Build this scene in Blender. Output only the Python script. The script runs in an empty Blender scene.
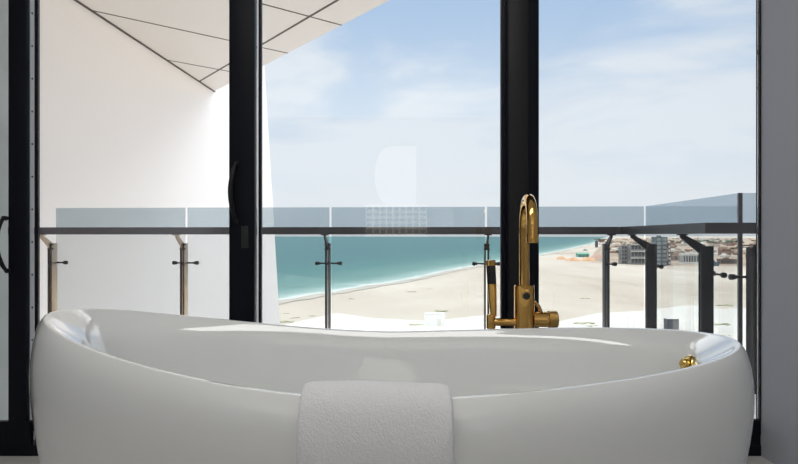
import bpy, bmesh, math, random
from mathutils import Vector, Matrix, noise

random.seed(7)
C = bpy.context.scene
COL = C.collection
F = 580.0                      # focal length in pixels of a 798 x 464 frame
CX, HY = 399.0, 236.0          # principal column, horizon row
HC = 0.90                      # eye height above the bathroom floor
GZ = -45.0                     # ground level outside

# ------------------------------------------------------------------ camera
cam_d = bpy.data.cameras.new('camera')
cam = bpy.data.objects.new('camera', cam_d)
COL.objects.link(cam)
cam.location = (0, 0, HC)
cam.rotation_euler = (math.radians(90), 0, 0)
cam_d.sensor_fit = 'HORIZONTAL'
cam_d.sensor_width = 36
cam_d.lens = F / 798 * 36
cam_d.shift_y = (HY - 232) / 798
cam_d.clip_start = 0.02
cam_d.clip_end = 200000
C.camera = cam

# ------------------------------------------------------------------ colour management
C.view_settings.view_transform = 'Standard'
C.view_settings.look = 'None'
C.view_settings.exposure = 0.0
C.view_settings.gamma = 1
C.view_settings.use_curve_mapping = False
C.cycles.use_denoising = True
C.cycles.transparent_max_bounces = 24
C.cycles.max_bounces = 12
C.cycles.diffuse_bounces = 6
C.cycles.glossy_bounces = 6

# ------------------------------------------------------------------ sky
W = bpy.data.worlds.new('sky'); C.world = W
W.use_nodes = True
nt = W.node_tree; nt.nodes.clear()
def N(tree, typ, **kw):
    n = tree.nodes.new(typ)
    for k, v in kw.items(): setattr(n, k, v)
    return n
def LK(tree, a, b): tree.links.new(a, b)
def ramp(tree, pts, interp='LINEAR'):
    r = N(tree, 'ShaderNodeValToRGB'); cr = r.color_ramp; cr.interpolation = interp
    while len(cr.elements) < len(pts): cr.elements.new(0.5)
    for e, (p, c) in zip(cr.elements, pts):
        e.position = p; e.color = (*c, 1) if len(c) == 3 else c
    return r
tc = N(nt, 'ShaderNodeTexCoord')
sep = N(nt, 'ShaderNodeSeparateXYZ'); LK(nt, tc.outputs['Generated'], sep.inputs[0])
elev = ramp(nt, [(0.0, (.60, .62, .66)), (0.06, (.70, .74, .79)), (0.2, (.52, .63, .77)), (0.4, (.36, .50, .72)), (.62, (.8, .84, .9)), (1.0, (.85, .88, .93))])
LK(nt, sep.outputs['Z'], elev.inputs[0])
mp = N(nt, 'ShaderNodeMapping'); mp.inputs['Scale'].default_value = (1.6, 1.6, 5.5)
mp.inputs['Rotation'].default_value = (0, math.radians(-24), 0); mp.inputs['Location'].default_value = (.35, 0, .5)
LK(nt, tc.outputs['Generated'], mp.inputs[0])
cn = N(nt, 'ShaderNodeTexNoise'); cn.inputs['Scale'].default_value = 1.5; cn.inputs['Detail'].default_value = 7
cn.inputs['Roughness'].default_value = .52; cn.inputs['Distortion'].default_value = .35
LK(nt, mp.outputs[0], cn.inputs['Vector'])
cm = ramp(nt, [(0.40, (0, 0, 0)), (0.62, (1, 1, 1))], 'EASE'); LK(nt, cn.outputs['Fac'], cm.inputs[0])
low = N(nt, 'ShaderNodeMapRange'); low.inputs['From Min'].default_value = .33; low.inputs['From Max'].default_value = .02
low.inputs['To Min'].default_value = .0; low.inputs['To Max'].default_value = .55
LK(nt, sep.outputs['Z'], low.inputs['Value'])
ad = N(nt, 'ShaderNodeMath', operation='ADD', use_clamp=True); LK(nt, cm.outputs[0], ad.inputs[0]); LK(nt, low.outputs[0], ad.inputs[1])
fa = N(nt, 'ShaderNodeMath', operation='MULTIPLY'); fa.inputs[1].default_value = .85; LK(nt, ad.outputs[0], fa.inputs[0])
mx = N(nt, 'ShaderNodeMix', data_type='RGBA'); LK(nt, fa.outputs[0], mx.inputs['Factor'])
LK(nt, elev.outputs[0], mx.inputs[6]); mx.inputs[7].default_value = (.73, .765, .82, 1)
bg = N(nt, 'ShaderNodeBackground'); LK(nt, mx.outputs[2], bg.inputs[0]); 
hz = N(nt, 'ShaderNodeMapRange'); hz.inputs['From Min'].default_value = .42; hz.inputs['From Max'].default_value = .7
hz.inputs['To Min'].default_value = 1.2; hz.inputs['To Max'].default_value = 4.4      # unseen sky overhead brightened to light the white wall and soffit
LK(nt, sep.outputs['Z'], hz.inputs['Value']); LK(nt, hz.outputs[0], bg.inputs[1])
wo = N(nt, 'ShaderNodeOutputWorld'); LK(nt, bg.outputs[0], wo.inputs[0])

# ------------------------------------------------------------------ sun and added fill lights
def light(name, kind, loc, rot, energy, color=(1, 1, 1), **kw):
    d = bpy.data.lights.new(name, kind); d.energy = energy; d.color = color
    for k, v in kw.items(): setattr(d, k, v)
    o = bpy.data.objects.new(name, d); COL.objects.link(o); o.location = loc; o.rotation_euler = rot
    return o
sd = Vector((0.55, 0.35, -0.80))                      # from the land side, high, behind the building
light('sun', 'SUN', (0, 0, 30), sd.to_track_quat('-Z', 'Y').to_euler(), 2.1, (1, .95, .87), angle=math.radians(1))
light('ceiling_fill', 'AREA', (-.2, .85, 2.66), (0, 0, 0), 19, (1, .98, .95), shape='RECTANGLE', size=2.0, size_y=.6)  # unseen panel added above the tub to brighten bowl and room
for lx in (-1.9, -.5, .9):
    light('bounce_fill', 'SPOT', (lx, -3.3, .35), (math.radians(180 - 14), 0, 0), 96, (1, .985, .96), spot_size=math.radians(125), spot_blend=1.0, shadow_soft_size=.05)  # unseen spots added behind the viewer, bouncing fill off the ceiling

# ------------------------------------------------------------------ helpers
def mat(name, color, rough=.6, metal=0, bump=0, bscale=40, var=0, vscale=6, spec=.5, coat=0, emit=0, sheen=0):
    m = bpy.data.materials.new(name); m.use_nodes = True
    t = m.node_tree; b = t.nodes['Principled BSDF']
    b.inputs['Base Color'].default_value = (*color, 1); b.inputs['Roughness'].default_value = rough
    b.inputs['Metallic'].default_value = metal; b.inputs['Specular IOR Level'].default_value = spec
    b.inputs['Coat Weight'].default_value = coat; b.inputs['Coat Roughness'].default_value = .03
    if sheen: b.inputs['Sheen Weight'].default_value = sheen
    co = N(t, 'ShaderNodeTexCoord')
    if var:
        n = N(t, 'ShaderNodeTexNoise'); n.inputs['Scale'].default_value = vscale; n.inputs['Detail'].default_value = 6
        LK(t, co.outputs['Object'], n.inputs['Vector'])
        r = ramp(t, [(.3, tuple(c * (1 - var) for c in color)), (.7, tuple(min(1, c * (1 + var)) for c in color))])
        LK(t, n.outputs['Fac'], r.inputs[0]); LK(t, r.outputs[0], b.inputs['Base Color'])
    if bump:
        n = N(t, 'ShaderNodeTexNoise'); n.inputs['Scale'].default_value = bscale; n.inputs['Detail'].default_value = 4
        LK(t, co.outputs['Object'], n.inputs['Vector'])
        p = N(t, 'ShaderNodeBump'); p.inputs['Strength'].default_value = bump; p.inputs['Distance'].default_value = .002
        LK(t, n.outputs['Fac'], p.inputs['Height']); LK(t, p.outputs[0], b.inputs['Normal'])
    if emit:
        b.inputs['Emission Color'].default_value = (*color, 1); b.inputs['Emission Strength'].default_value = emit
    return m
def glass_mat(name, tint, refl=1.0):
    m = bpy.data.materials.new(name); m.use_nodes = True
    t = m.node_tree; t.nodes.clear()
    tr = N(t, 'ShaderNodeBsdfTransparent'); tr.inputs[0].default_value = (*tint, 1)
    gl = N(t, 'ShaderNodeBsdfGlossy'); gl.inputs['Roughness'].default_value = 0.0; gl.inputs[0].default_value = (.95, .97, 1, 1)
    fr = N(t, 'ShaderNodeFresnel'); fr.inputs[0].default_value = 1.5
    ml = N(t, 'ShaderNodeMath', operation='MULTIPLY'); ml.inputs[1].default_value = refl
    LK(t, fr.outputs[0], ml.inputs[0])
    ms = N(t, 'ShaderNodeMixShader'); LK(t, ml.outputs[0], ms.inputs[0]); LK(t, tr.outputs[0], ms.inputs[1]); LK(t, gl.outputs[0], ms.inputs[2])
    o = N(t, 'ShaderNodeOutputMaterial'); LK(t, ms.outputs[0], o.inputs[0])
    return m

def link(name, bm, ms, parent=None, smooth=True, loc=None):
    me = bpy.data.meshes.new(name)
    bmesh.ops.recalc_face_normals(bm, faces=bm.faces)
    bm.to_mesh(me); bm.free()
    for m in (ms if isinstance(ms, (list, tuple)) else [ms]): me.materials.append(m)
    o = bpy.data.objects.new(name, me); COL.objects.link(o)
    if smooth:
        me.polygons.foreach_set('use_smooth', [True] * len(me.polygons))
        try: me.set_sharp_from_angle(angle=math.radians(38))
        except Exception: pass
    if parent: o.parent = parent
    if loc is not None: o.location = loc
    return o
def empty(name, loc, rz=0, parent=None):
    o = bpy.data.objects.new(name, None); COL.objects.link(o); o.location = loc; o.rotation_euler = (0, 0, rz)
    o.empty_display_size = .1
    if parent: o.parent = parent
    return o
def tag(o, label=None, cat=None, group=None, kind=None):
    if label: o['label'] = label
    if cat: o['category'] = cat
    if group: o['group'] = group
    if kind: o['kind'] = kind
    return o
def box(bm, x0, x1, y0, y1, z0, z1, mi=0, bev=0):
    M = Matrix.Translation(((x0 + x1) / 2, (y0 + y1) / 2, (z0 + z1) / 2)) @ Matrix.Diagonal((abs(x1 - x0), abs(y1 - y0), abs(z1 - z0), 1))
    r = bmesh.ops.create_cube(bm, size=1, matrix=M)
    fs = list({f for v in r['verts'] for f in v.link_faces})
    for f in fs: f.material_index = mi
    if bev:
        es = list({e for v in r['verts'] for e in v.link_edges})
        rr = bmesh.ops.bevel(bm, geom=es, offset=bev, segments=2, affect='EDGES', profile=.5)
        for f in rr['faces']: f.material_index = mi
    return bm
def BM(): return bmesh.new()
def bx(*a, **k): return box(BM(), *a, **k)
def prism(bm, pts, z0, z1, mi=0):
    lo = [bm.verts.new((x, y, z0)) for x, y in pts]; hi = [bm.verts.new((x, y, z1)) for x, y in pts]
    fs = [bm.faces.new(lo[::-1]), bm.faces.new(hi)]
    n = len(pts)
    for i in range(n): fs.append(bm.faces.new((lo[i], lo[(i + 1) % n], hi[(i + 1) % n], hi[i])))
    for f in fs: f.material_index = mi
    return bm
def tube(bm, path, rad, seg=20, caps=True, mi=0):
    """sweep a circle along a path; rad is one radius or one per point"""
    P = [Vector(p) for p in path]; n = len(P)
    R = rad if isinstance(rad, (list, tuple)) else [rad] * n
    ring = []; up = None
    for i, p in enumerate(P):
        t = (P[min(i + 1, n - 1)] - P[max(i - 1, 0)])
        if t.length < 1e-9: t = ring_t
        t = t.normalized(); ring_t = t
        if up is None:
            up = Vector((0, 0, 1)) if abs(t.z) < .9 else Vector((1, 0, 0))
        a = (up - t * up.dot(t)).normalized(); b = t.cross(a); up = a
        ring.append([bm.verts.new(p + (a * math.cos(q * 2 * math.pi / seg) + b * math.sin(q * 2 * math.pi / seg)) * R[i]) for q in range(seg)])
    for i in range(n - 1):
        for q in range(seg):
            f = bm.faces.new((ring[i][q], ring[i][(q + 1) % seg], ring[i + 1][(q + 1) % seg], ring[i + 1][q])); f.material_index = mi
    if caps:
        bm.faces.new(ring[0][::-1]).material_index = mi; bm.faces.new(ring[-1]).material_index = mi
    return bm
def lathe_path(p, d, prof):
    """(distance, radius) pairs along direction d from p"""
    p = Vector(p); d = Vector(d).normalized()
    return [p + d * s for s, r in prof], [r for s, r in prof]
def turned(bm, p, d, prof, seg=24, mi=0):
    # doubled stations keep hard steps square
    a, r = lathe_path(p, d, prof)
    P = [Vector(x) for x in a]; dd = Vector(d).normalized()
    u = Vector((0, 0, 1)) if abs(dd.z) < .9 else Vector((1, 0, 0))
    A = (u - dd * u.dot(dd)).normalized(); B = dd.cross(A)
    rings = [[bm.verts.new(q + (A * math.cos(k * 2 * math.pi / seg) + B * math.sin(k * 2 * math.pi / seg)) * rr) for k in range(seg)] for q, rr in zip(P, r)]
    for i in range(len(rings) - 1):
        for k in range(seg):
            bm.faces.new((rings[i][k], rings[i][(k + 1) % seg], rings[i + 1][(k + 1) % seg], rings[i + 1][k])).material_index = mi
    bm.faces.new(rings[0][::-1]).material_index = mi; bm.faces.new(rings[-1]).material_index = mi
    return bm
def XA(px, depth): return (px - CX) / F * depth            # sideways metres of a column at a depth
def ZA(py, depth): return HC + (HY - py) / F * depth

# ------------------------------------------------------------------ materials
m_frame = mat('black_aluminium', (.008, .009, .014), .4, 0, spec=.12)
m_frame2 = mat('dark_grey_aluminium', (.016, .015, .017), .45, spec=.25)
m_strip = mat('pale_aluminium', (.85, .87, .92), .5, 0)
m_wall = mat('painted_plaster', (.46, .47, .51), .7, bump=.05, bscale=60)
m_ceil = mat('ceiling_paint', (.8, .8, .78), .8)
m_floor = mat('pale_floor_tile', (.62, .60, .57), .35, var=.04, vscale=3)
m_gwall = mat('grey_render', (.5, .52, .5), .8, var=.08)
m_fin = mat('white_cladding', (.97, .94, .935), .6, var=.008, vscale=.6)
m_soff = mat('soffit_panel', (.82, .79, .765), .5, var=.015, vscale=.8)
m_joint = mat('soffit_joint', (.07, .05, .045), .7)
m_rail = mat('dark_bronze_rail', (.13, .118, .118), .30, 1)
m_post_lit = mat('post_lit_sides', (.50, .40, .31), .3, 1)  # two left posts: brightness of their lit sides put into the colour
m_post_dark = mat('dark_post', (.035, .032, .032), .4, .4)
m_fit = mat('black_fitting', (.03, .03, .032), .35, .5)
m_pglass = glass_mat('rail_glass', (.84, .85, .85), .2)
m_tglass = glass_mat('tinted_rail_glass', (.70, .75, .775), .6)
m_wglass = glass_mat('window_glass', (.975, .985, .98), 1.0)
m_edge = mat('glass_edge', (.10, .09, .10), .3)
m_tub = mat('white_ceramic', (.84, .85, .835), .07, coat=1.0)
m_gold = mat('polished_gold', (.82, .48, .14), .08, 1)
m_gold2 = mat('knurled_gold', (.60, .36, .11), .3, 1, bump=.6, bscale=400)
m_black = mat('black_rubber', (.012, .012, .012), .45)
m_towel = mat('white_terry', (.86, .86, .87), .95, bump=1.0, bscale=420, sheen=.3)
m_brass = mat('brass_overflow', (.80, .58, .20), .18, 1)

# ------------------------------------------------------------------ the room
WD = 2.37                                     # depth of the glazing line
XR = 358 / F * 2.40                                    # right-hand wall
XL = -2.7
def struct(name, bm, m, parent=None, smooth=False):
    o = link(name, bm, m, parent, smooth)
    if parent is None: o['kind'] = 'structure'
    return o
struct('floor', bx(XL, XR + .1, -4.0, WD + .07, -.12, 0), m_floor)
struct('ceiling', bx(XL, XR + .1, -4.0, WD + .07, 2.7, 2.82), m_ceil)
struct('wall_right', bx(XR, XR + .25, -4.0, WD + .03, 0, 2.7), m_wall)
struct('wall_left', bx(XL - .2, XL, -4.0, WD + .07, 0, 2.7), m_wall)
struct('wall_back', bx(XL, XR, -4.2, -4.0, 0, 2.7), m_wall)
# grey pier outside, behind the parked leaf
struct('wall_pier', bx(XL - .1, XA(8, WD + .4), WD + .075, WD + .4, -.3, 2.9), m_gwall)

TOP = 2.7
def leaf(name, pxs, y0, y1, stiles, label_glass=None):
    """a glazed leaf: list of stile columns as pixel pairs, glass between, rails top and bottom"""
    e = empty(name, ((XA(pxs[0], y0) + XA(pxs[1], y0)) / 2, (y0 + y1) / 2, 0)); e['kind'] = 'structure'
    ox, oy = e.location.x, e.location.y; Y0, Y1 = y0, y1
    for st in stiles:
        a, b, m = st[:3]; y0, y1 = st[3:] if len(st) > 3 else (Y0, Y1)
        link('stile', bx(XA(a, y0 if a < CX else y1) - ox, XA(b, y1 if b < CX else y0) - ox, y0 - oy, y1 - oy, .085, TOP - .05, bev=.002), m, e)
    y0, y1 = Y0, Y1
    xa, xb = XA(pxs[0], y0) - ox, XA(pxs[1], y0) - ox
    link('bottom_rail', bx(xa, xb, y0 + .003 - oy, y1 - .003 - oy, .045, .145), m_frame, e, False)
    link('top_rail', bx(xa, xb, y0 + .003 - oy, y1 - .003 - oy, TOP - .14, TOP - .04), m_frame, e, False)
    ym = (y0 + y1) / 2 - oy
    link('glass_pane', bx(xa + .004, xb - .004, ym - .001, ym + .001, .14, TOP - .13), m_wglass, e, False)
    return e
def handle(parent, x, yface, z0, z1, lean=0, plate=None):
    """bowed pull handle on two stubs"""
    n = 24; pts = []
    for i in range(n + 1):
        t = i / n; z = z0 + (z1 - z0) * t
        pts.append((x - parent.location.x + lean * (t - .5) - .014 * math.sin(math.pi * t), yface - parent.location.y - .012 - .034 * math.sin(math.pi * t) ** .6, z))
    b = BM(); tube(b, pts, [.007 + .003 * math.sin(math.pi * i / n) for i in range(n + 1)], 12)
    h = link('handle', b, m_frame2, parent)
    for zz, xx in ((z0, x - lean / 2), (z1, x + lean / 2)):
        b = BM(); turned(b, (xx - parent.location.x, yface - parent.location.y + .001, zz), (0, -1, 0), [(0, .010), (.018, .009)], 12)
        link('handle_stub', b, m_frame2, h)
    return h
d1 = leaf('door_1', (-190, 30), WD - .015, WD + .012, [(-190, -165, m_frame), (8, 30, m_frame)])
handle(d1, XA(7.5, WD - .015), WD - .015, ZA(271, WD - .04), ZA(218, WD - .04), -.012)
d2 = leaf('door_2', (34, 257), WD + .02, WD + .065, [(34, 40, m_frame, WD + .042, WD + .052), (229, 257, m_frame)])
handle(d2, XA(237, WD + .02), WD + .02, ZA(221, WD), ZA(163, WD), 0)
o = link('lock_plate', bx(XA(240, WD) - d2.location.x, XA(247, WD) - d2.location.x, WD + .016 - d2.location.y, WD + .022 - d2.location.y, ZA(248, WD), ZA(226, WD), bev=.001), m_black, d2)
# pale jamb strip with screws between the two leaves
e = empty('trim_1', (XA(30, WD + .013) - .02, WD + .013, 0)); e['kind'] = 'structure'
link('jamb_strip', bx(0, .02, 0, .0262, .085, TOP - .05), m_strip, e, False)
for k in range(18):
    b = BM(); turned(b, (.0195, .013, .2 + k * .135), (1, 0, 0), [(0, .004), (.002, .004), (.003, .002)], 10)
    link('screw', b, m_frame2, e)
w1 = leaf('window_1', (257.5, 508), WD + .02, WD + .05, [(258.5, 262.5, m_frame), (500, 508, m_frame)])
link('glazing_bead', bx(XA(257.2, WD + .015) - w1.location.x, XA(258.4, WD + .015) - w1.location.x, WD + .015 - w1.location.y, WD + .03 - w1.location.y, .1, TOP - .1), m_strip, w1, False)
w2 = leaf('window_2', (506, 761), WD - .0, WD + .03, [(506, 539, m_frame), (756, 761, m_frame2)])
link('mullion_flange', bx(XA(508.5, WD) - w2.location.x, XA(529, WD - .02) - w2.location.x, WD - .008 - w2.location.y, WD - .0 - w2.location.y, .085, TOP - .05, bev=.002), m_frame2, w2)
# threshold along the whole opening
b = bx(XL, XR, WD, WD + .07, 0.0, .045, bev=.003)
struct('trim_2', b, m_frame)
b = bx(XL, XR, WD - .04, WD + .07, TOP - .05, TOP - .001)
struct('trim_3', b, m_frame)

# ------------------------------------------------------------------ balcony frame: turned a little against the room
PH = math.atan(35 / F)
EU = Vector((math.cos(PH), -math.sin(PH), 0)); EV = Vector((math.sin(PH), math.cos(PH), 0))
def BP(u, v, z=0): return EU * u + EV * v + Vector((0, 0, z))
def ratio(px): return math.tan(math.atan((px - CX) / F) - PH)
BR = -PH
DG = 5.40                                      # back glass line
UF = -3.95                                     # white side wall
US = DG * ratio(645)                           # side glass line
VN = US / ratio(739.5)                         # near glass line
def bobj(name, bm, m, smooth=False, kind='structure'):
    o = link(name, bm, m, None, smooth); o.rotation_euler.z = BR
    if kind: o['kind'] = kind
    return o
# the tower's own front above, below and to the right of this room
m_fac = mat('facade_panel', (.20, .20, .21), .6, var=.05, vscale=.5)
struct('wall_facade', bx(XL - 9, XR + 9, 1.2, WD + .07, TOP + .13, 16), m_fac)
struct('wall_facade_lower', bx(XL - 9, XR + 9, -4.2, WD + .07, GZ, -.13), m_fac)
struct('wall_facade_side', bx(XR + .26, XR + 9, -4.2, WD + .02, -.12, TOP + .12), m_fac)
# balcony floor
b = BM(); m_balc = mat('balcony_tile', (.80, .78, .76), .5, var=.03, vscale=2); prism(b, [(UF, 2.75), (US + 1.9, 2.75), (US + 1.9, VN + .05), (US + .05, VN + .05), (US + .05, DG + .05), (UF, DG + .05)], -.40, -.06)
bobj('floor_balcony', b, m_balc)
# white side wall with a leaning outer edge
def fin():
    b = BM(); v1 = UF / ratio(264.5); v2 = UF / ratio(280)
    d1_, d2_ = v1 * math.cos(PH) - UF * math.sin(PH), v2 * math.cos(PH) - UF * math.sin(PH)
    z1, z2 = ZA(66, d1_), ZA(325, d2_)
    s = (v2 - v1) / (z2 - z1)
    zt, zb = 9.0, -45.0
    pts = [(2.8, zb), (v1 + s * (zb - z1), zb), (v1 + s * (zt - z1), zt), (2.8, zt)]
    A = [b.verts.new((UF, v, z)) for v, z in pts]; B = [b.verts.new((UF - .6, v, z)) for v, z in pts]
    b.faces.new(A); b.faces.new(B[::-1])
    for i in range(4): b.faces.new((A[i], A[(i + 1) % 4], B[(i + 1) % 4], B[i]))
    return b
bobj('wall_outside', fin(), m_fin)
# soffit: triangular plate, dark joints between the panels
HS = HC + 2.60
def soffit():
    c0 = (UF, UF / ratio(214)); r = ratio(390); v = 6.37; c1 = (r * v, v)
    dirv = Vector((c1[0] - c0[0], c1[1] - c0[1])).normalized(); per = Vector((-dirv.y, dirv.x))
    if per.x < 0: per = -per
    k = (c0[1] - 2.8) / -dirv.y
    c2 = (c0[0] + dirv.x * k, 2.8)
    b = BM(); prism(b, [c0, c2, (UF, 2.8)], HS, HS + .35, 0)
    def strip(p, q, w, dz=.004):
        p = Vector(p); q = Vector(q); d = (q - p).normalized(); nn = Vector((-d.y, d.x)) * w / 2
        prism(b, [tuple(p - nn), tuple(q - nn), tuple(q + nn), tuple(p + nn)], HS - dz, HS + .01, 1)
    C0 = Vector(c0); inn = -per
    # joint parallel to the outer edge
    off = .45
    t0 = off / abs(dirv.x) if abs(dirv.x) > 1e-6 else 0
    # start where it meets the wall
    a = C0 + inn * off; t = (UF - a.x) / dirv.x; a = a + dirv * t
    strip(a, a + dirv * (k - 1), .028)
    # cross joints
    for s in (1.4, 2.8, 4.2, 5.6, 7.0, 8.4):
        p = C0 + dirv * s
        L = (p.x - UF) / -inn.x if inn.x < 0 else 6
        q = p + inn * L
        if q.y < 2.8:
            L = (p.y - 2.8) / -inn.y; q = p + inn * L
        strip(p, q, .022, .0035)
    strip((UF + .014, 2.8), (UF + .014, c0[1]), .028, .012)
    return b
bobj('ceiling_soffit', soffit(), [m_soff, m_joint])

# ------------------------------------------------------------------ the balustrade
ZT = HC + .27                                  # glass top
ZR0, ZR1 = HC + .014, HC + .080                # handrail
G = .010
def pane(name, u0, v0, u1, v1, label, gr=None):
    """one sheet of glass, edges polished"""
    p0, p1 = BP(u0, v0), BP(u1, v1); mid = (p0 + p1) / 2; L = (p1 - p0).length
    ang = math.atan2((p1 - p0).y, (p1 - p0).x)
    o = link(name, bx(-L / 2, L / 2, -.001, .001, .06, ZR1 - .003), m_pglass, None, False)
    link('tinted_band', bx(-L / 2, L / 2, -.001, .001, ZR1 - .003, ZT), m_tglass, o, False)
    o.location = (mid.x, mid.y, 0); o.rotation_euler.z = ang
    tag(o, label, 'glass panel', 'glass panels of the balustrade')
    return o
us = [DG * ratio(p) for p in (56, 186.5, 330.5, 486, 645)]
labs = ['tinted glass panel nearest the white side wall, far left of the railing',
        'tinted glass panel of the railing behind the mullion that has the door handle',
        'tinted glass panel of the railing straight ahead against the sea',
        'tinted glass panel of the railing behind the gold bath tap']
for i in range(4):
    pane('glass_panel', us[i] + (G if i else 0), DG, us[i + 1] - G, DG, labs[i])
pane('glass_panel', US, DG - G * 1.5, US, VN, 'tinted glass panel of the railing side that runs back towards the room')
g = bpy.context.scene.objects['glass_panel.004']
b = BM(); L = DG - G * 1.5 - VN
box(b, L / 2 - .002, L / 2 + .014, -.012, .012, .06, ZT)
link('edge_strip', b, m_edge, g, False)
pane('glass_panel', US + .02, VN, US + 1.8, VN, 'tinted glass panel furthest right, beside the grey room wall')

# handrail: one continuous dark rail following the three runs
UR, VB, VR2 = 1.62, DG - .25, 3.575
def handrail():
    b = BM(); w = .055
    o1 = [(UF, VB), (UR, VB), (UR, VR2), (US + 1.8, VR2)]
    o2 = [(UF, VB + w), (UR + w, VB + w), (UR + w, VR2 + w), (US + 1.8, VR2 + w)]
    for i in range(3):
        prism(b, [o1[i], o1[i + 1], o2[i + 1], o2[i]], ZR0, ZR1)
    bmesh.ops.remove_doubles(b, verts=b.verts, dist=1e-4)
    return b
hr = link('handrail', handrail(), m_rail, None, False); hr.rotation_euler.z = BR
tag(hr, 'dark flat metal handrail running round the balcony railing', 'handrail')

def post(u, v, rot, label, sides=(1, 1), far=.1, sidelit=False):
    """rot 0: rail run along u (glass behind the post), the arm leans to the room; rotated for the side run"""
    p = BP(u, v)
    e = empty('railing_post', (p.x, p.y, -.06), BR + rot)
    Z = lambda z: z + .06
    zt = HC - .068
    bmt = m_post_lit if sidelit else m_post_dark
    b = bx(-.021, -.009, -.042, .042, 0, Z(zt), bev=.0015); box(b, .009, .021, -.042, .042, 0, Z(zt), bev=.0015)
    if sidelit:
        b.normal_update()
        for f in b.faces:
            if abs(f.normal.y) > .5: f.material_index = 1  # fronts keep the dark tone; light on the sides is painted
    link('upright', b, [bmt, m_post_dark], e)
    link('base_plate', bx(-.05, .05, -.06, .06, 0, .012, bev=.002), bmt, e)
    # flat side plates at the head
    b = BM()
    for zz_ in (zt - .012, zt - .052): turned(b, (-.028, -.030, Z(zz_)), (1, 0, 0), [(0, .006), (.002, .008), (.054, .008), (.056, .006)], 12)
    link('spacer_bolt', b, m_fit, e)
    # arm to the handrail
    b = BM()
    prof = [(-.042, zt - .055), (-.042, zt - .010), (.0, zt), (-.17, HC + .002), (-.205, HC + .002)]
    ya = -.205
    pts = [(-.040, zt - .055), (.0, zt - .002), (-.140, HC + .006), (-.172, HC + .006), (-.172, HC - .012)]
    A = [b.verts.new((-.008, y, Z(z))) for y, z in pts]; B = [b.verts.new((.008, y, Z(z))) for y, z in pts]
    b.faces.new(A); b.faces.new(B[::-1])
    for i in range(len(pts)): b.faces.new((A[i], A[(i + 1) % 5], B[(i + 1) % 5], B[i]))
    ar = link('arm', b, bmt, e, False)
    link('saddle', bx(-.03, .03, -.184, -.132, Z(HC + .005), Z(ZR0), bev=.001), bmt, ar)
    # glass clamps: a hub through the upright and round knobs at the glass
    zc = HC - .255
    b = BM(); turned(b, (0, -.046, Z(zc)), (0, 1, 0), [(0, .008), (.003, .010), (.090, .010), (.092, .017), (.104, .017), (.106, .010)], 16)
    hub = link('clamp_hub', b, m_fit, e)
    for s in (-1, 1):
        if not sides[0 if s < 0 else 1]: continue
        b = BM()
        turned(b, (s * .01, .035, Z(zc)), (s, .0, 0), [(0, .008), (far - .03, .007), (far - .029, .012), (far - .016, .017), (far - .014, .011), (far - .010, .011), (far - .008, .019), (far + .012, .018), (far + .018, .010)], 16)
        link('clamp_knob', b, m_fit, e)
    tag(e, label, 'railing post', 'posts of the balustrade')
    return e
vb = DG - .065
post(vb * ratio(52.5), vb, 0, 'dark railing post with light painted on its sides, furthest left, beside the white side wall', (0, 1), sidelit=True)
post(vb * ratio(184), vb, 0, 'dark railing post with light painted on its sides, against the white wall, second from the left', sidelit=True)
post(vb * ratio(328), vb, 0, 'dark railing post standing against the sea in the middle window')
post(vb * ratio(486.5), vb, 0, 'dark railing post just left of the gold tap')
post(vb * ratio(606), vb, 0, 'dark railing post right of the gold tap, before the sand', (0, 1), .08)
ub = US - .065
post(ub, ub / ratio(651), -math.pi / 2, 'dark railing post on the side run, further of the two wide ones', (0, 1), .12)
post(ub, ub / ratio(706), -math.pi / 2, 'dark railing post on the side run, nearer and widest of the posts', (0, 1), .16)
vn = VN - .065
post(vn * ratio(753), vn, 0, 'dark railing post at the very right, half behind the grey wall')

# ------------------------------------------------------------------ the outside ground
def GP(px, py, z=GZ):
    """the point of the ground seen at a pixel"""
    d = (HC - z) * F / (py - HY); return Vector((XA(px, d), d, z))
m_sand = bpy.data.materials.new('pale_sand'); m_sand.use_nodes = True
t = m_sand.node_tree; bs = t.nodes['Principled BSDF']; bs.inputs['Roughness'].default_value = .95; bs.inputs['Specular IOR Level'].default_value = .1
co = N(t, 'ShaderNodeTexCoord')
mp1 = N(t, 'ShaderNodeMapping'); mp1.inputs['Scale'].default_value = (.006, .0022, 1); LK(t, co.outputs['Object'], mp1.inputs[0])
n1 = N(t, 'ShaderNodeTexNoise'); n1.inputs['Scale'].default_value = 1.0; n1.inputs['Detail'].default_value = 9; n1.inputs['Roughness'].default_value = .62; n1.inputs['Distortion'].default_value = .8
LK(t, mp1.outputs[0], n1.inputs['Vector'])
r1 = ramp(t, [(.30, (.31, .26, .205)), (.42, (.42, .365, .305)), (.56, (.475, .425, .362)), (.7, (.54, .49, .425))]); LK(t, n1.outputs['Fac'], r1.inputs[0])
LK(t, r1.outputs[0], bs.inputs['Base Color'])
b = BM()
gs = [-60000, -12000, -4000, -1500, -500, 0, 500, 1500, 4000, 12000, 60000]
b.faces.new([b.verts.new(p) for p in ((-70000, -300, 0), (70000, -300, 0), (70000, 70000, 0), (-70000, 70000, 0))])
gr = link('ground', b, m_sand, None, False); gr.location = (0, 0, GZ); gr['kind'] = 'structure'

# darker soil under the town
m_soil = mat('town_soil', (.33, .26, .20), .95, var=.35, vscale=.012, spec=.1)
b = BM()
TP = [(590, 262), (640, 265), (700, 266.5), (760, 266), (830, 268), (900, 250), (900, 238.2), (618, 238.2), (606, 241), (600, 246), (594, 253)]
b.faces.new([b.verts.new(tuple(GP(x, y, GZ + .15) - Vector((0, 0, GZ)))) for x, y in TP])
ts = link('ground_town', b, m_soil, None, False); ts.location = (0, 0, GZ); ts['kind'] = 'structure'

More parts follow.
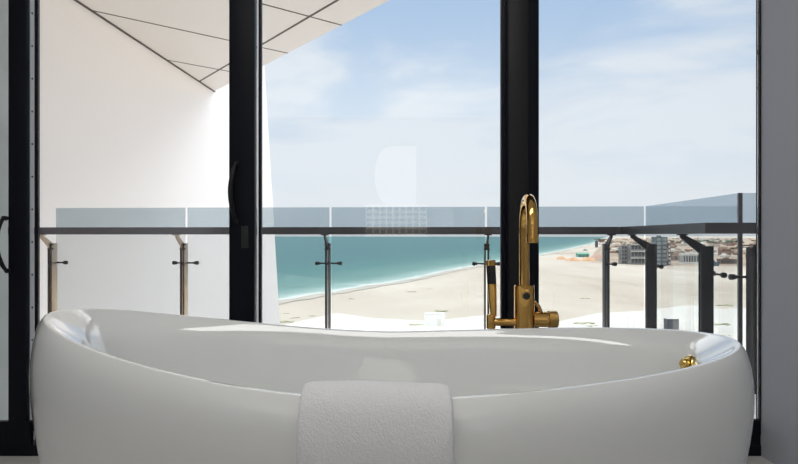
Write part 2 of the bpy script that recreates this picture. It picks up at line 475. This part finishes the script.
# paler levelled pads on the sand, nearer the tower
m_pad = mat('pale_pad', (.545, .52, .478), .95, var=.05, vscale=.02, spec=.1)
for pts_ in ([(262, 330), (300, 321), (338, 313), (372, 318), (430, 321), (486, 315), (505, 318), (540, 316), (560, 321), (598, 313), (640, 311), (690, 305), (722, 309), (790, 306), (840, 420), (200, 420)],):
    b = BM(); b.faces.new([b.verts.new(tuple(GP(x, y, GZ + .1) - Vector((0, 0, GZ)))) for x, y in pts_])
    o = link('ground_pad', b, m_pad, None, False); o.location = (0, 0, GZ); o['kind'] = 'structure'

# the sea: strips parallel to the shore, the distance from the shore kept for the water colour
shore_px = [(-300, 395), (0, 352), (150, 323), (280, 300.5), (340, 290.5), (400, 281), (440, 272.5), (486, 264), (515, 259), (542, 254.5), (567, 249.5), (580, 246.5), (592, 243.8), (600, 240.5), (604, 238.5), (607, 237.2), (608, 236.6)]
def crv(P, n=6):
    out = []
    for i in range(len(P) - 1):
        a = P[max(i - 1, 0)]; b_ = P[i]; c = P[i + 1]; d = P[min(i + 2, len(P) - 1)]
        for k in range(n):
            t_ = k / n
            out.append(tuple(.5 * ((2 * b_[j]) + (-a[j] + c[j]) * t_ + (2 * a[j] - 5 * b_[j] + 4 * c[j] - d[j]) * t_ * t_ + (-a[j] + 3 * b_[j] - 3 * c[j] + d[j]) * t_ ** 3) for j in (0, 1)))
    out.append(P[-1]); return out
SH = [GP(*p) for p in crv(shore_px)]
offs = [-14, 0, 5, 12, 30, 60, 120, 220, 400, 800, 2500, 9000, 70000]
b = BM(); lay = b.verts.layers.float.new('shore')
rows = []
for i, p in enumerate(SH):
    q = SH[min(i + 1, len(SH) - 1)] - SH[max(i - 1, 0)]; nrm = Vector((-.90, .43, 0))
    w = 6 * noise.noise(Vector((i * .8, 0, 0)))
    row = []
    for o_ in offs:
        v = b.verts.new((p.x + nrm.x * (o_ + (w if o_ < 60 else 0)), p.y + nrm.y * (o_ + (w if o_ < 60 else 0)), 0)); v[lay] = o_; row.append(v)
    rows.append(row)
for i in range(len(rows) - 1):
    for j in range(len(offs) - 1):
        b.faces.new((rows[i][j], rows[i + 1][j], rows[i + 1][j + 1], rows[i][j + 1]))
m_sea = bpy.data.materials.new('sea_water'); m_sea.use_nodes = True
t = m_sea.node_tree; bs = t.nodes['Principled BSDF']; bs.inputs['Roughness'].default_value = .35; bs.inputs['Specular IOR Level'].default_value = .06
at = N(t, 'ShaderNodeAttribute', attribute_name='shore'); co = N(t, 'ShaderNodeTexCoord')
nn = N(t, 'ShaderNodeTexNoise'); nn.inputs['Scale'].default_value = .02; nn.inputs['Detail'].default_value = 6; LK(t, co.outputs['Object'], nn.inputs['Vector'])
ms = N(t, 'ShaderNodeMath', operation='SUBTRACT'); LK(t, nn.outputs['Fac'], ms.inputs[0]); ms.inputs[1].default_value = .5
ma = N(t, 'ShaderNodeMath', operation='MULTIPLY_ADD'); LK(t, ms.outputs[0], ma.inputs[0]); ma.inputs[1].default_value = 14; LK(t, at.outputs['Fac'], ma.inputs[2])
mr = N(t, 'ShaderNodeMapRange'); mr.inputs['From Min'].default_value = -14; mr.inputs['From Max'].default_value = 400; LK(t, ma.outputs[0], mr.inputs['Value'])
cr = ramp(t, [(0, (.45, .40, .34)), (.030, (.40, .365, .31)), (.036, (.60, .61, .59)), (.046, (.46, .52, .49)), (.062, (.27, .37, .34)), (.15, (.10, .21, .19)), (.40, (.038, .138, .133)), (.75, (.028, .118, .122)), (1, (.027, .112, .120))])
LK(t, mr.outputs[0], cr.inputs[0])
mp2 = N(t, 'ShaderNodeMapping'); mp2.inputs['Scale'].default_value = (.0012, .008, 1); mp2.inputs['Rotation'].default_value = (0, 0, -.5); LK(t, co.outputs['Object'], mp2.inputs[0])
n3 = N(t, 'ShaderNodeTexNoise'); n3.inputs['Detail'].default_value = 5; LK(t, mp2.outputs[0], n3.inputs['Vector'])
r3 = ramp(t, [(.3, (.84, .9, .9)), (.7, (1.12, 1.08, 1.06))]); LK(t, n3.outputs['Fac'], r3.inputs[0])
mm = N(t, 'ShaderNodeMix', data_type='RGBA', blend_type='MULTIPLY'); mm.inputs['Factor'].default_value = 1
LK(t, cr.outputs[0], mm.inputs[6]); LK(t, r3.outputs[0], mm.inputs[7]); LK(t, mm.outputs[2], bs.inputs['Base Color'])
sea = link('sea', b, m_sea, None, False); sea.location = (0, 0, GZ + .35)
tag(sea, 'turquoise sea with pale surf along the curved sandy beach', 'sea', kind='stuff')

# ------------------------------------------------------------------ the town on the sand
def simple(name, c, r=.8, var=.1): return mat(name, c, r, var=var, vscale=.15, spec=.2)
m_h = [simple('wall_beige', (.42, .33, .25)), simple('wall_sand', (.52, .43, .33)), simple('wall_brown', (.17, .12, .09)), simple('wall_white', (.74, .71, .66)), simple('wall_pink', (.36, .22, .17))]
m_win = simple('dark_window', (.07, .075, .085), .4)
m_conc = simple('bare_concrete', (.22, .22, .21)); m_lite = simple('pale_concrete', (.58, .56, .52)); m_tow = simple('tower_grey', (.075, .085, .10))
m_leaf = simple('dusty_foliage', (.07, .085, .05)); m_trunk = simple('trunk_brown', (.15, .11, .08))
m_orange = simple('orange_earth', (.55, .34, .20), .95, .15); m_green = simple('green_netting', (.16, .36, .27), .8, .1)

def px_span(x0, x1, yb, yt):
    d = (HC - GZ) * F / (yb - HY); return XA(x0, d), XA(x1, d), d, (yb - yt) / F * d
def block(x0, x1, yb, yt, label, wallm, rows=4, cols=4, dep=1.0, base=None, slab=None, winm=None):
    xa, xb, d, h = px_span(x0, x1, yb, yt); w = xb - xa
    e = empty('city_building', ((xa + xb) / 2, d + w * dep / 2, GZ))
    D = w * dep / 2
    b = bx(-w / 2, w / 2, -D, D, 0, h); box(b, -w / 2 - .3, w / 2 + .3, -D - .3, D + .3, h, h + .8); box(b, -w * .2, w * .1, -D * .3, D * .4, h, h + 3)
    link('wall', b, wallm, e, False)
    fh = h / rows
    for r_ in range(rows):
        for c_ in range(cols):
            x = -w / 2 + w * (c_ + .15) / cols; x2 = -w / 2 + w * (c_ + .85) / cols
            link('window', bx(x, x2, -D - .15, -D + .1, r_ * fh + fh * .25, r_ * fh + fh * .85), winm or m_win, e, False)
        if slab: link('floor_slab', bx(-w / 2 - .8, w / 2 + .8, -D - 1.6, -D, (r_ + 1) * fh - .9, (r_ + 1) * fh + .2), slab, e, False)
    for s in (-1, 1):
        for c_ in range(2):
            link('window', bx(s * w / 2 - .12, s * w / 2 + .12, -D * .7 + c_ * D, -D * .2 + c_ * D, h * .2, h * .85), winm or m_win, e, False)
    tag(e, label, 'building')
    return e
block(621.5, 629.5, 264, 246, 'grey block with rows of dark window openings, left of the stepped one', m_conc, 5, 3)
block(631, 645, 264.5, 244.5, 'unfinished building with pale floor slabs and dark open storeys', m_conc, 3, 4, .7, slab=m_lite)
block(656, 667.5, 266, 237.5, 'tallest grey tower in the town, right of a wide railing post', m_tow, 7, 2, .9, winm=m_conc)
block(668.2, 670.6, 265, 245, 'narrow dark stair tower touching the grey tower', m_tow, 5, 1, 1.5, winm=m_lite)
block(683, 699, 264.5, 254, 'long low pale grey hall standing before the town', m_lite, 1, 6, .5)
block(712, 719, 266, 262.5, 'flat dark shed at the sand edge right of the nearest wide post', m_tow, 1, 3, .6)
block(721, 737, 264, 259.5, 'low tan warehouse before the town near the right wall', m_h[2], 1, 5, .5)
block(722, 731, 256, 249, 'reddish flat-roofed house in the second row near the right wall', m_h[4], 2, 3, .8)
block(646, 655, 250, 243, 'red-brown block further back between the two grey buildings', m_h[4], 3, 3, .8)
block(595.8, 598, 247.5, 241, 'slim dark tower by the shore end', m_tow, 4, 1, 1)
block(674, 682, 261, 255.5, 'small pinkish house beside the long pale hall', m_h[4], 1, 2, .8)

# far low houses: copies of five small models
def house_mesh(i):
    b = bx(-.5, .5, -.5, .5, 0, .42); box(b, -.52, .52, -.52, -.46, .42, .47); box(b, -.52, .52, .46, .52, .42, .47); box(b, -.52, -.46, -.46, .46, .42, .47); box(b, .46, .52, -.46, .46, .42, .47)
    rr = random.Random(i)
    if i % 2: box(b, -.3, .1 + .1 * (i % 3), -.3, .3, .42, .7)
    for k in range(4):
        x = -.42 + k * .22
        if rr.random() < .85: box(b, x, x + .12, -.51, -.49, .12, .30, 1)
    for k in range(3):
        box(b, .49, .51, -.35 + k * .26, -.22 + k * .26, .12, .30, 1)
        box(b, -.51, -.49, -.35 + k * .26, -.22 + k * .26, .12, .30, 1)
    return b
protos = []
taken = []
for o in list(COL.objects):
    if o.name.startswith('city_building'): taken.append((o.location.x, o.location.y, max(c.dimensions.length for c in o.children) * .55))
def free(x, y, r_):
    if any((x - a) ** 2 + (y - b_) ** 2 < (r_ + c) ** 2 for a, b_, c in taken): return False
    taken.append((x, y, r_)); return True
rnd = random.Random(21)
kinds = ['beige', 'sand-coloured', 'dark brown', 'off-white', 'pinkish']
for i in range(230):
    k = i % 5
    if i < 5:
        o = link('town_house', house_mesh(i), [m_h[k], m_win], None, False)
        protos.append(o)
    else:
        o = protos[k].copy(); COL.objects.link(o)
    while True:
        yb = 238.2 + 24 * rnd.random() ** 1.5; px = rnd.uniform(594, 768)
        if px < 594 + (yb - 240) * .9: continue
        if yb > 255 and 600 < px < 700: continue
        if yb > 258: continue
        d = (HC - GZ) * F / (yb - HY)
        s = rnd.uniform(10, 20) * (1 if d < 2500 else 1.7)
        if free(XA(px, d), d, s * 1.05): break
    o.location = (XA(px, d), d, GZ); o.scale = (s * rnd.uniform(.8, 1.9), s, s * rnd.uniform(.5, 1.0)); o.rotation_euler.z = rnd.uniform(-.5, .5)
    tag(o, 'small flat-roofed %s house in the crowded far town' % kinds[k], 'house', kinds[k] + ' houses of the far town')

def tree_mesh(seed):
    b = BM(); tube(b, [(0, 0, 0), (.1, 0, 1.5), (0, .1, 3)], [.28, .22, .15], 6, mi=1)
    rr = random.Random(seed)
    for k in range(7):
        c = Vector((rr.uniform(-1.6, 1.6), rr.uniform(-1.3, 1.3), rr.uniform(2.8, 4.6)))
        r = bmesh.ops.create_icosphere(b, subdivisions=2, radius=rr.uniform(.9, 1.6), matrix=Matrix.Translation(c))
        for v in r['verts']: v.co += (v.co - c) * .3 * noise.noise(v.co * 1.7)
    return b
tp = []
spots = [(rnd.uniform(672, 738), rnd.uniform(242.5, 244.5)) for _ in range(46)] + [(rnd.uniform(560, 740), rnd.uniform(246, 262)) for _ in range(24)]
for i, (px, yb) in enumerate(spots):
    if px < 612: px += 40
    d = (HC - GZ) * F / (yb - HY); s = rnd.uniform(1.4, 2.6) * (1.5 if yb < 245 else .8)
    ok = False
    for k_ in range(60):
        if free(XA(px, d), d, s * 3.2): ok = True; break
        px += rnd.uniform(-9, 9); yb = max(241.5, yb + rnd.uniform(-.6, .6)); px = min(742, max(606, px)); d = (HC - GZ) * F / (yb - HY)
    if not ok: continue
    if len(tp) < 3: o = link('tree', tree_mesh(i), [m_leaf, m_trunk]); tp.append(o)
    else: o = tp[i % 3].copy(); COL.objects.link(o)
    o.location = (XA(px, d), d, GZ); o.scale = (s * 1.3, s * 1.3, s); o.rotation_euler.z = rnd.uniform(0, 6)
    tag(o, 'small dark green tree standing among the far town houses', 'tree', 'trees in the far town')

# site by the shore: green netting shed, earth heaps
def mound(name, px, yb, wpx, hpx, m, label, cat, seed=0, grp=None):
    xa, xb, d, h = px_span(px - wpx / 2, px + wpx / 2, yb, yb - hpx); w = xb - xa
    b = BM(); nx, ny = 26, 14; V = []
    for i in range(nx + 1):
        row = []
        for j in range(ny + 1):
            x = (i / nx - .5) * w; y = (j / ny - .5) * max(w * .7, 12)
            e_ = max(0, 1 - (2 * i / nx - 1) ** 2) * max(0, 1 - (2 * j / ny - 1) ** 2)
            z = h * 1.1 * e_ ** .6 * (.75 + .5 * noise.noise(Vector((i * .35 + seed * 9, j * .4, seed))))
            row.append(b.verts.new((x, y, max(0, z) - .05)))
        V.append(row)
    for i in range(nx):
        for j in range(ny): b.faces.new((V[i][j], V[i + 1][j], V[i + 1][j + 1], V[i][j + 1]))
    o = link(name, b, m); o.location = (XA(px, d), d + 5, GZ)
    tag(o, label, cat, grp); return o
mound('earth_heap', 562, 259.5, 10, 3, m_orange, 'orange earth heap furthest left on the beach', 'heap of earth', 1)
mound('earth_heap', 574, 261, 14, 3.5, m_orange, 'long orange earth heap below the green shed', 'heap of earth', 2)
mound('earth_heap', 589, 261, 14, 4, m_orange, 'long orange earth heap right of the green shed', 'heap of earth', 3)
mound('earth_heap', 598, 258, 12, 4, simple('pink_earth', (.45, .30, .24)), 'pinkish earth heap behind the dark railing post', 'heap of earth', 4)
xa, xb, d, h = px_span(577, 588, 257, 252.5)
e = empty('shed', ((xa + xb) / 2, d, GZ)); w = xb - xa
b = bx(-w / 2, w / 2, -8, 8, 0, h * .7); link('wall', b, m_green, e, False)
b = BM(); A = [b.verts.new(p) for p in ((-w / 2 - 1, -9, h * .7), (w / 2 + 1, -9, h * .7), (w / 2 + 1, 9, h * .7), (-w / 2 - 1, 9, h * .7), (-w / 2 - 1, 0, h), (w / 2 + 1, 0, h))]
for f in ((0, 1, 5, 4), (2, 3, 4, 5), (0, 4, 3), (1, 2, 5), (0, 3, 2, 1)): b.faces.new([A[k] for k in f])
link('roof', b, m_green, e, False)
for k in (-1, 0, 1): link('doorway', bx(k * w * .3 - 2, k * w * .3 + 2, -8.2, -7.9, 0, h * .45), m_win, e, False)
tag(e, 'green shed on the beach among orange earth heaps', 'shed')
block(584, 587.5, 251, 249.3, 'tiny white hut near the waterline above the green shed', m_h[3], 1, 2, .8)

# nearer things on the sand
def gbox(name, x0, x1, yb, yt, m, label, cat, ribs=0):
    xa, xb, d, h = px_span(x0, x1, yb, yt); w = xb - xa
    e = empty(name, ((xa + xb) / 2, d, GZ)); dp = w * .6
    b = bx(-w / 2, w / 2, 0, dp, 0, h, bev=.05)
    for k in range(ribs): box(b, -w / 2 + w * (k + .3) / ribs, -w / 2 + w * (k + .7) / ribs, -.1, 0.01, h * .05, h * .95)
    link('wall', b, m, e, False)
    b = bx(-w / 2 - .1, w / 2 + .1, -.1, dp + .1, h, h + .12); link('roof', b, m_lite, e, False)
    link('door', bx(w * .1, w * .3, -.14, .02, 0, h * .7), m_h[3] if name == 'site_hut' else m_win, e, False)
    tag(e, label, cat); return e
gbox('container', 667, 679, 330, 319, simple('grey_steel', (.10, .105, .12)), 'dark grey ribbed container on the sand seen below the railing', 'container', 9)
gbox('site_hut', 425, 445, 329, 314, simple('white_panel', (.85, .85, .82)), 'white hut on the sand behind the middle of the bathtub', 'hut')
def shrub(px, py, s, label, seed, flat=.5):
    p = GP(px, py); b = BM(); rr = random.Random(seed)
    for k in range(10):
        c = Vector((rr.uniform(-1, 1), rr.uniform(-.8, .8), rr.uniform(.1, .6))) * s
        r = bmesh.ops.create_icosphere(b, subdivisions=2, radius=s * rr.uniform(.22, .45), matrix=Matrix.Translation(c))
        for v in r['verts']:
            v.co += (v.co - c) * .6 * noise.noise(v.co * (2.2 / s)); v.co.z = max(0, v.co.z)
    o = link('shrub', b, simple('dry_shrub', (.38, .38, .25))); o.location = p; o.scale = (1.6, 1, flat)
    tag(o, label, 'shrub', 'desert shrubs on the sand'); return o
for i, (px, py, s, l) in enumerate([(440, 311.5, 2.6, 'olive shrub on the sand just above the white hut'), (288, 322, 2.2, 'low green shrub on the sand beside the white wall edge'), (295, 318, 1.4, 'small green shrub on the sand nearest the left beach edge'),
        (312, 316, 1.2, 'small dry shrub between the white wall edge and the first sea post'), (286, 313.5, 1, 'tiny dry shrub up by the white wall edge near the surf'), (352, 299, 1.2, 'tiny dry shrub on the beach just below the surf'),
        (412, 292, 2, 'tiny dry shrub in the middle of the beach'), (430, 289, 1.6, 'tiny dry shrub on the beach left of the gold tap'), (417, 325, 2, 'flat grey shrub left of the white hut'),
        (585, 298.5, 1.8, 'lone tiny shrub on the sand right of the gold tap'), (583, 323.5, 2.6, 'flat dry shrub near the gold tap handle'), (592, 326.5, 1.6, 'flat dry shrub between tap and railing post'),
        (725, 305.5, 3, 'flat dark shrub on the sand near the right wall'), (722, 325, 2.6, 'flat dry shrub lowest on the sand near the right wall'), (724, 336, 1.4, 'small dark shrub seen over the tub rim at the right')]):
    shrub(px, py, s, l, i, .35)
def gpole(px, yb, yt, label):
    p = GP(px, yb); h = (yb - yt) / F * p.y
    b = BM(); tube(b, [(0, 0, 0), (0, 0, h)], .09, 8); tube(b, [(-.5, 0, h * .96), (.5, 0, h * .96)], .05, 6)
    o = link('site_pole', b, m_lite); o.location = p; tag(o, label, 'pole')
gpole(609.5, 328, 314, 'thin pale pole on the sand right beside a railing post')
gpole(628, 328, 317, 'thin pale pole on the sand midway between two railing posts')
gpole(634, 329, 318, 'thin pale pole on the sand left of a wide railing post')

# ------------------------------------------------------------------ bathtub
TX, TY = -.017, 1.494
TA, TB = .868, .398
def rise(c):                                   # rim height above the floor by position along the tub (-1 left .. 1 right)
    base = HC - .311
    return base + (.118 * (-c) ** 1.7 if c < 0 else .05 * c ** 1.4)
outer = [(0, -.20, -.13), (.012, -.19, -.122), (.05, -.165, -.105), (.15, -.115, -.070), (.28, -.055, -.034), (.42, -.006, -.004), (.56, .010, .016), (.70, .025, .028), (.80, .029, .033), (.88, .026, .030), (.94, .019, .022), (.975, .012, .011), (.990, .006, .005), (.9985, .001, .001)]
def tub():
    b = BM(); n = 96; rings = []
    for (s, da, db) in outer:
        rings.append([(TA + da, TB + db, s, 'o', 0)] * n)
    def ring(fn): return [fn(2 * math.pi * i / n) for i in range(n)]
    R = []
    for (s, da, db) in outer:
        def f(a, s=s, da=da, db=db):
            c = math.cos(a); return ((TA + da) * c, (TB + db) * math.sin(a), rise(c) * s)
        R.append(ring(f))
    # rolled lip, flange, bowl
    for (w_, wl, dz, dzl) in ((.001, 0, .0015, 0), (.012, 0, .0, 0), (.0135, .004, -.0015, -.001), (.018, .030, -.008, -.010), (.021, .065, -.012, -.026), (.025, .092, -.017, -.044), (.031, .108, -.030, -.064), (.040, .120, -.060, -.10), (.060, .145, -.14, -.18), (.085, .185, -.24, -.27)):
        def f(a, w_=w_, wl=wl, dz=dz, dzl=dzl):
            c = math.cos(a); k = abs(c) ** 1.5
            kk = k * (1.0 if c < 0 else .85)
            ca = w_ + wl * kk * .8
            z = rise(c) + dz + dzl * kk * (1.15 if c < 0 else .7)
            return ((TA - ca) * c, (TB - w_ - wl * .25 * k) * math.sin(a), z)
        R.append(ring(f))
    for (ia, ib, z) in ((.26, .13, .235), (.34, .17, .185), (.45, .22, .160), (.62, .29, .150), (.80, .36, .147)):
        R.append(ring(lambda a, ia=ia, ib=ib, z=z: ((TA - ia) * math.cos(a), (TB - ib) * math.sin(a), z)))
    V = [[b.verts.new(p) for p in r] for r in R]
    for i in range(len(V) - 1):
        for k in range(n): b.faces.new((V[i][k], V[i][(k + 1) % n], V[i + 1][(k + 1) % n], V[i + 1][k]))
    b.faces.new(V[0][::-1]); b.faces.new(V[-1])
    return b
te = empty('bathtub', (TX, TY, 0))
to = link('tub_shell', tub(), m_tub, te)
for p in to.data.polygons: p.use_smooth = True
try: 
    if 'sharp_edge' in to.data.attributes: to.data.attributes.remove(to.data.attributes['sharp_edge'])
except Exception: pass
sm = to.modifiers.new('smooth', 'SUBSURF'); sm.levels = 1; sm.render_levels = 2
tag(te, 'large white oval freestanding bathtub with one end raised, in front of the windows', 'bathtub')
# brass overflow on the right inner wall
b = BM(); dv = Vector((-.93, 0, .36)); p0 = Vector((.764, 0, HC - .333))
turned(b, p0 - dv * .012, dv, [(0, .026), (.016, .026), (.020, .024), (.022, .020), (.0221, .014)], 28)
ov = link('overflow_ring', b, m_brass, te)
b = BM(); turned(b, p0 + dv * .008, dv, [(0, .013), (.010, .013), (.013, .010)], 20)
link('overflow_cap', b, m_brass, ov)
b = BM(); turned(b, (0, 0, .149), (0, 0, 1), [(0, .03), (.003, .03), (.005, .026)], 24)
link('drain', b, m_brass, te)

# ------------------------------------------------------------------ towel
def towel():
    b = BM()
    yr, zr = TY - TB, rise(-.03)               # rim outer edge near the towel
    # centre line from the hem inside the bowl, over the rim, down outside
    cl = [(yr + .115, zr - .19), (yr + .100, zr - .13), (yr + .080, zr - .07), (yr + .062, zr - .02), (yr + .045, zr + .003), (yr + .022, zr + .0135), (yr + .0, zr + .0125), (yr - .020, zr + .001), (yr - .036, zr - .022), (yr - .048, zr - .06), (yr - .053, zr - .11), (yr - .055, zr - .17), (yr - .055, zr - .24), (yr - .055, zr - .31), (yr - .055, zr - .37)]
    cl = crv(cl, 5); n = len(cl); th = .0125
    m = 60; W_ = .288
    prof = []
    for side in (1, -1):
        rng = range(n) if side == 1 else range(n - 1, -1, -1)
        for i in rng:
            a = Vector(cl[max(i - 1, 0)]); c = Vector(cl[min(i + 1, n - 1)]); d = (c - a).normalized(); nr = Vector((-d.y, d.x))
            e_ = min(i, n - 1 - i); k = min(1, (e_ + .6) / 2.5)
            prof.append(Vector(cl[i]) + nr * side * -th * k)
    V = []
    for j in range(m + 1):
        t_ = j / m; x = (t_ - .5) * W_
        e_ = min(j, m - j); k = math.sqrt(max(0, 1 - (1 - min(1, (e_ + .35) / 5)) ** 2))
        xx = x
        row = []
        for q, p in enumerate(prof):
            ci = q if q < n else 2 * n - 1 - q
            c = Vector(cl[ci]); pp = c + (p - c) * k
            lift = .0035 * math.sin(math.pi * (t_ * 1.1 + .05)) + .0022 * noise.noise(Vector((t_ * 4, ci * .08, 1)))
            fall = .003 * (1 - t_)
            pn = noise.noise(Vector((x * 22, pp.x * 14, pp.y * 14)))
            row.append(b.verts.new((xx + .0016 * noise.noise(Vector((pp.y * 30, j * .1, 4))) - .004 * (1 - ci / n) * (t_ - .5), pp.x - .0025 * pn * (1 if q < n else -1), pp.y + lift + fall)))
        V.append(row)
    L = len(prof)
    for j in range(m):
        for q in range(L): b.faces.new((V[j][q], V[j][(q + 1) % L], V[j + 1][(q + 1) % L], V[j + 1][q]))
    b.faces.new(V[0][::-1]); b.faces.new(V[-1])
    return b
tw = link('towel', towel(), m_towel); tw.location = (XA(376, 1.07), 0, 0)
for p in tw.data.polygons: p.use_smooth = True
s_ = tw.modifiers.new('smooth', 'SUBSURF'); s_.levels = 1; s_.render_levels = 2
tx = bpy.data.textures.new('terry_loops', 'CLOUDS'); tx.noise_scale = .003; tx.noise_depth = 1
dm = tw.modifiers.new('pile', 'DISPLACE'); dm.texture = tx; dm.strength = .0020; dm.mid_level = .5; dm.texture_coords = 'LOCAL'
tag(tw, 'white folded terry towel hanging over the front rim of the bathtub', 'towel')

# ------------------------------------------------------------------ floor-standing bath tap
FX, FY = .432, 2.0
fe = empty('bath_tap', (FX, FY, 0))
def RZ(py, d=FY): return ZA(py, d)
# spout: riser, half ring towards the tub, outlet
pts = [(0, 0, RZ(288))] + [(0, 0, RZ(288) + (HC + .020 - RZ(288)) * i / 6) for i in range(1, 7)]
for i in range(1, 25):
    a = math.pi * i / 24; pts.append((-.018 * (1 - math.cos(a)) / 2, -.1 + .1 * math.cos(a), HC + .020 + .102 * math.sin(a)))
pts.append((-.0185, -.2, HC - .004))
b = BM(); tube(b, pts, [.0175] * (len(pts) - 1) + [.0175], 28)
sp = link('spout', b, m_gold, fe)
b = BM(); turned(b, (-.0185, -.2, HC - .003), (0, 0, -1), [(0, .0175), (.001, .0192), (.016, .0192), (.018, .0175)], 28)
link('outlet', b, m_gold, sp)
b = BM(); turned(b, (-.0185, -.2, HC - .0195), (0, 0, -1), [(0, .014), (.004, .014)], 24)
link('aerator', b, m_black, sp)
# mixer body
b = BM(); zt = RZ(285); zb_ = RZ(333)
turned(b, (0, 0, zb_), (0, 0, 1), [(0, .033), (.002, .0345), (zt - zb_ - .003, .0345), (zt - zb_, .032)], 40)
link('mixer_body', b, m_gold, fe)
b = BM(); turned(b, (-.001, -.034, RZ(295)), (0, -1, 0), [(0, .016), (.006, .016), (.008, .014)], 28)
dk = link('diverter_ring', b, m_gold, fe)
b = BM(); turned(b, (-.001, -.041, RZ(295)), (0, -1, 0), [(0, .0125), (.004, .0125), (.006, .010)], 28)
link('diverter_button', b, m_black, dk)
# side valve handle, right
zz = RZ(319.5)
b = BM(); turned(b, (.030, 0, zz), (1, 0, 0), [(0, .026), (.045, .027), (.046, .0245), (.050, .0245)], 36)
hb = link('valve_neck', b, m_gold, fe)
b = BM(); turned(b, (.080, 0, zz), (1, 0, 0), [(0, .026), (.002, .0295), (.030, .0295), (.033, .027)], 36)
link('valve_handle', b, m_gold2, hb)
b = BM(); tube(b, [(.060, 0, zz + .02), (.050, -.002, zz + .045), (.036, -.004, zz + .062)], [.006, .006, .005], 12)
link('lever', b, m_gold, hb)
# left arm and hand shower
b = BM(); zp = RZ(322)
tube(b, [(-.03, 0, zp), (-.112, 0, zp)], .0135, 24)
link('shower_arm', b, m_gold, fe)
b = BM(); turned(b, (-.115, 0, zp - .022), (0, 0, 1), [(0, .014), (.002, .016), (.046, .016), (.048, .013)], 24)
hold = link('shower_cradle', b, m_gold, fe)
b = BM(); top = Vector(((491.5 - CX) / F * FY - FX - .004, -.004, RZ(260))); bot = Vector((-.106, 0, zp + .02)); dd = (top - bot)
Lh = dd.length
turned(b, bot, dd, [(0, .0105), (Lh * .15, .0125), (Lh * .55, .0155), (Lh * .58, .0155)], 24)
hs = link('hand_shower', b, m_gold, fe)
b = BM(); turned(b, bot, dd, [(Lh * .58, .0150), (Lh * .60, .0158), (Lh * .89, .0158), (Lh * .90, .0150)], 24); link('grip', b, m_black, hs)
b = BM(); turned(b, bot, dd, [(Lh * .90, .0150), (Lh * .905, .0165), (Lh * .99, .0165), (Lh, .0145)], 24); link('shower_head', b, m_gold, hs)
b = BM(); hp = []
for i in range(31):
    t_ = i / 30; hp.append((-.115 + .115 * t_ , .02 + .05 * math.sin(math.pi * t_), zp - .02 - .42 * math.sin(math.pi * t_ * .62)))
tube(b, hp, .007, 12); link('hose', b, m_gold, fe)
# column to the floor
b = BM(); turned(b, (0, 0, 0), (0, 0, 1), [(0, .06), (.008, .06), (.012, .055), (.0121, .022), (zb_ + .002, .022)], 32)
link('standpipe', b, m_gold, fe)
tag(fe, 'polished gold floor-standing bath tap with arched spout and black-gripped hand shower', 'tap')

# ------------------------------------------------------------------ behind the viewer: lit arched niche with a lattice screen, mirrored in the glass
ne = empty('arched_niche', (-.04, -3.99, 0))
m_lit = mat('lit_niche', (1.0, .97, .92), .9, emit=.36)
b = BM(); pts = []; hw = .33; z0, z1 = HC + .46, HC + 1.36
P_ = [(.30, z0), (.30, z1)] + [(-.05 - .28 * math.sin(math.pi * i / 24) ** .8, (z0 + z1) / 2 + (z1 - z0) / 2 * math.cos(math.pi * i / 24)) for i in range(25)]
A = [b.verts.new((x, .02, z)) for x, z in P_]; B = [b.verts.new((x, -.005, z)) for x, z in P_]
b.faces.new(A); b.faces.new(B[::-1])
for i in range(len(P_)): b.faces.new((A[i], A[(i + 1) % len(P_)], B[(i + 1) % len(P_)], B[i]))
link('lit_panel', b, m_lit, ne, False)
m_lat = mat('glowing_lattice', (.85, .82, .75), .6, emit=1.0)  # no lamp: glow added so the screen shows in the glass
b = BM()
for i in range(9):
    for k in range(5):
        cx_, cz_ = -.40 + i * .1, HC + .03 + .05 + k * .082
        tube(b, [(cx_ + .058 * math.cos(q * math.pi / 8), .03, cz_ + .058 * math.sin(q * math.pi / 8)) for q in range(17)], .009, 6, caps=False)
box(b, -.48, .48, 0, .04, HC - .01, HC + .015); box(b, -.48, .48, 0, .04, HC + .455, HC + .47)
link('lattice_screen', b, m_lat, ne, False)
tag(ne, 'arched lit niche with a lattice screen, seen mirrored in the middle pane', 'niche')
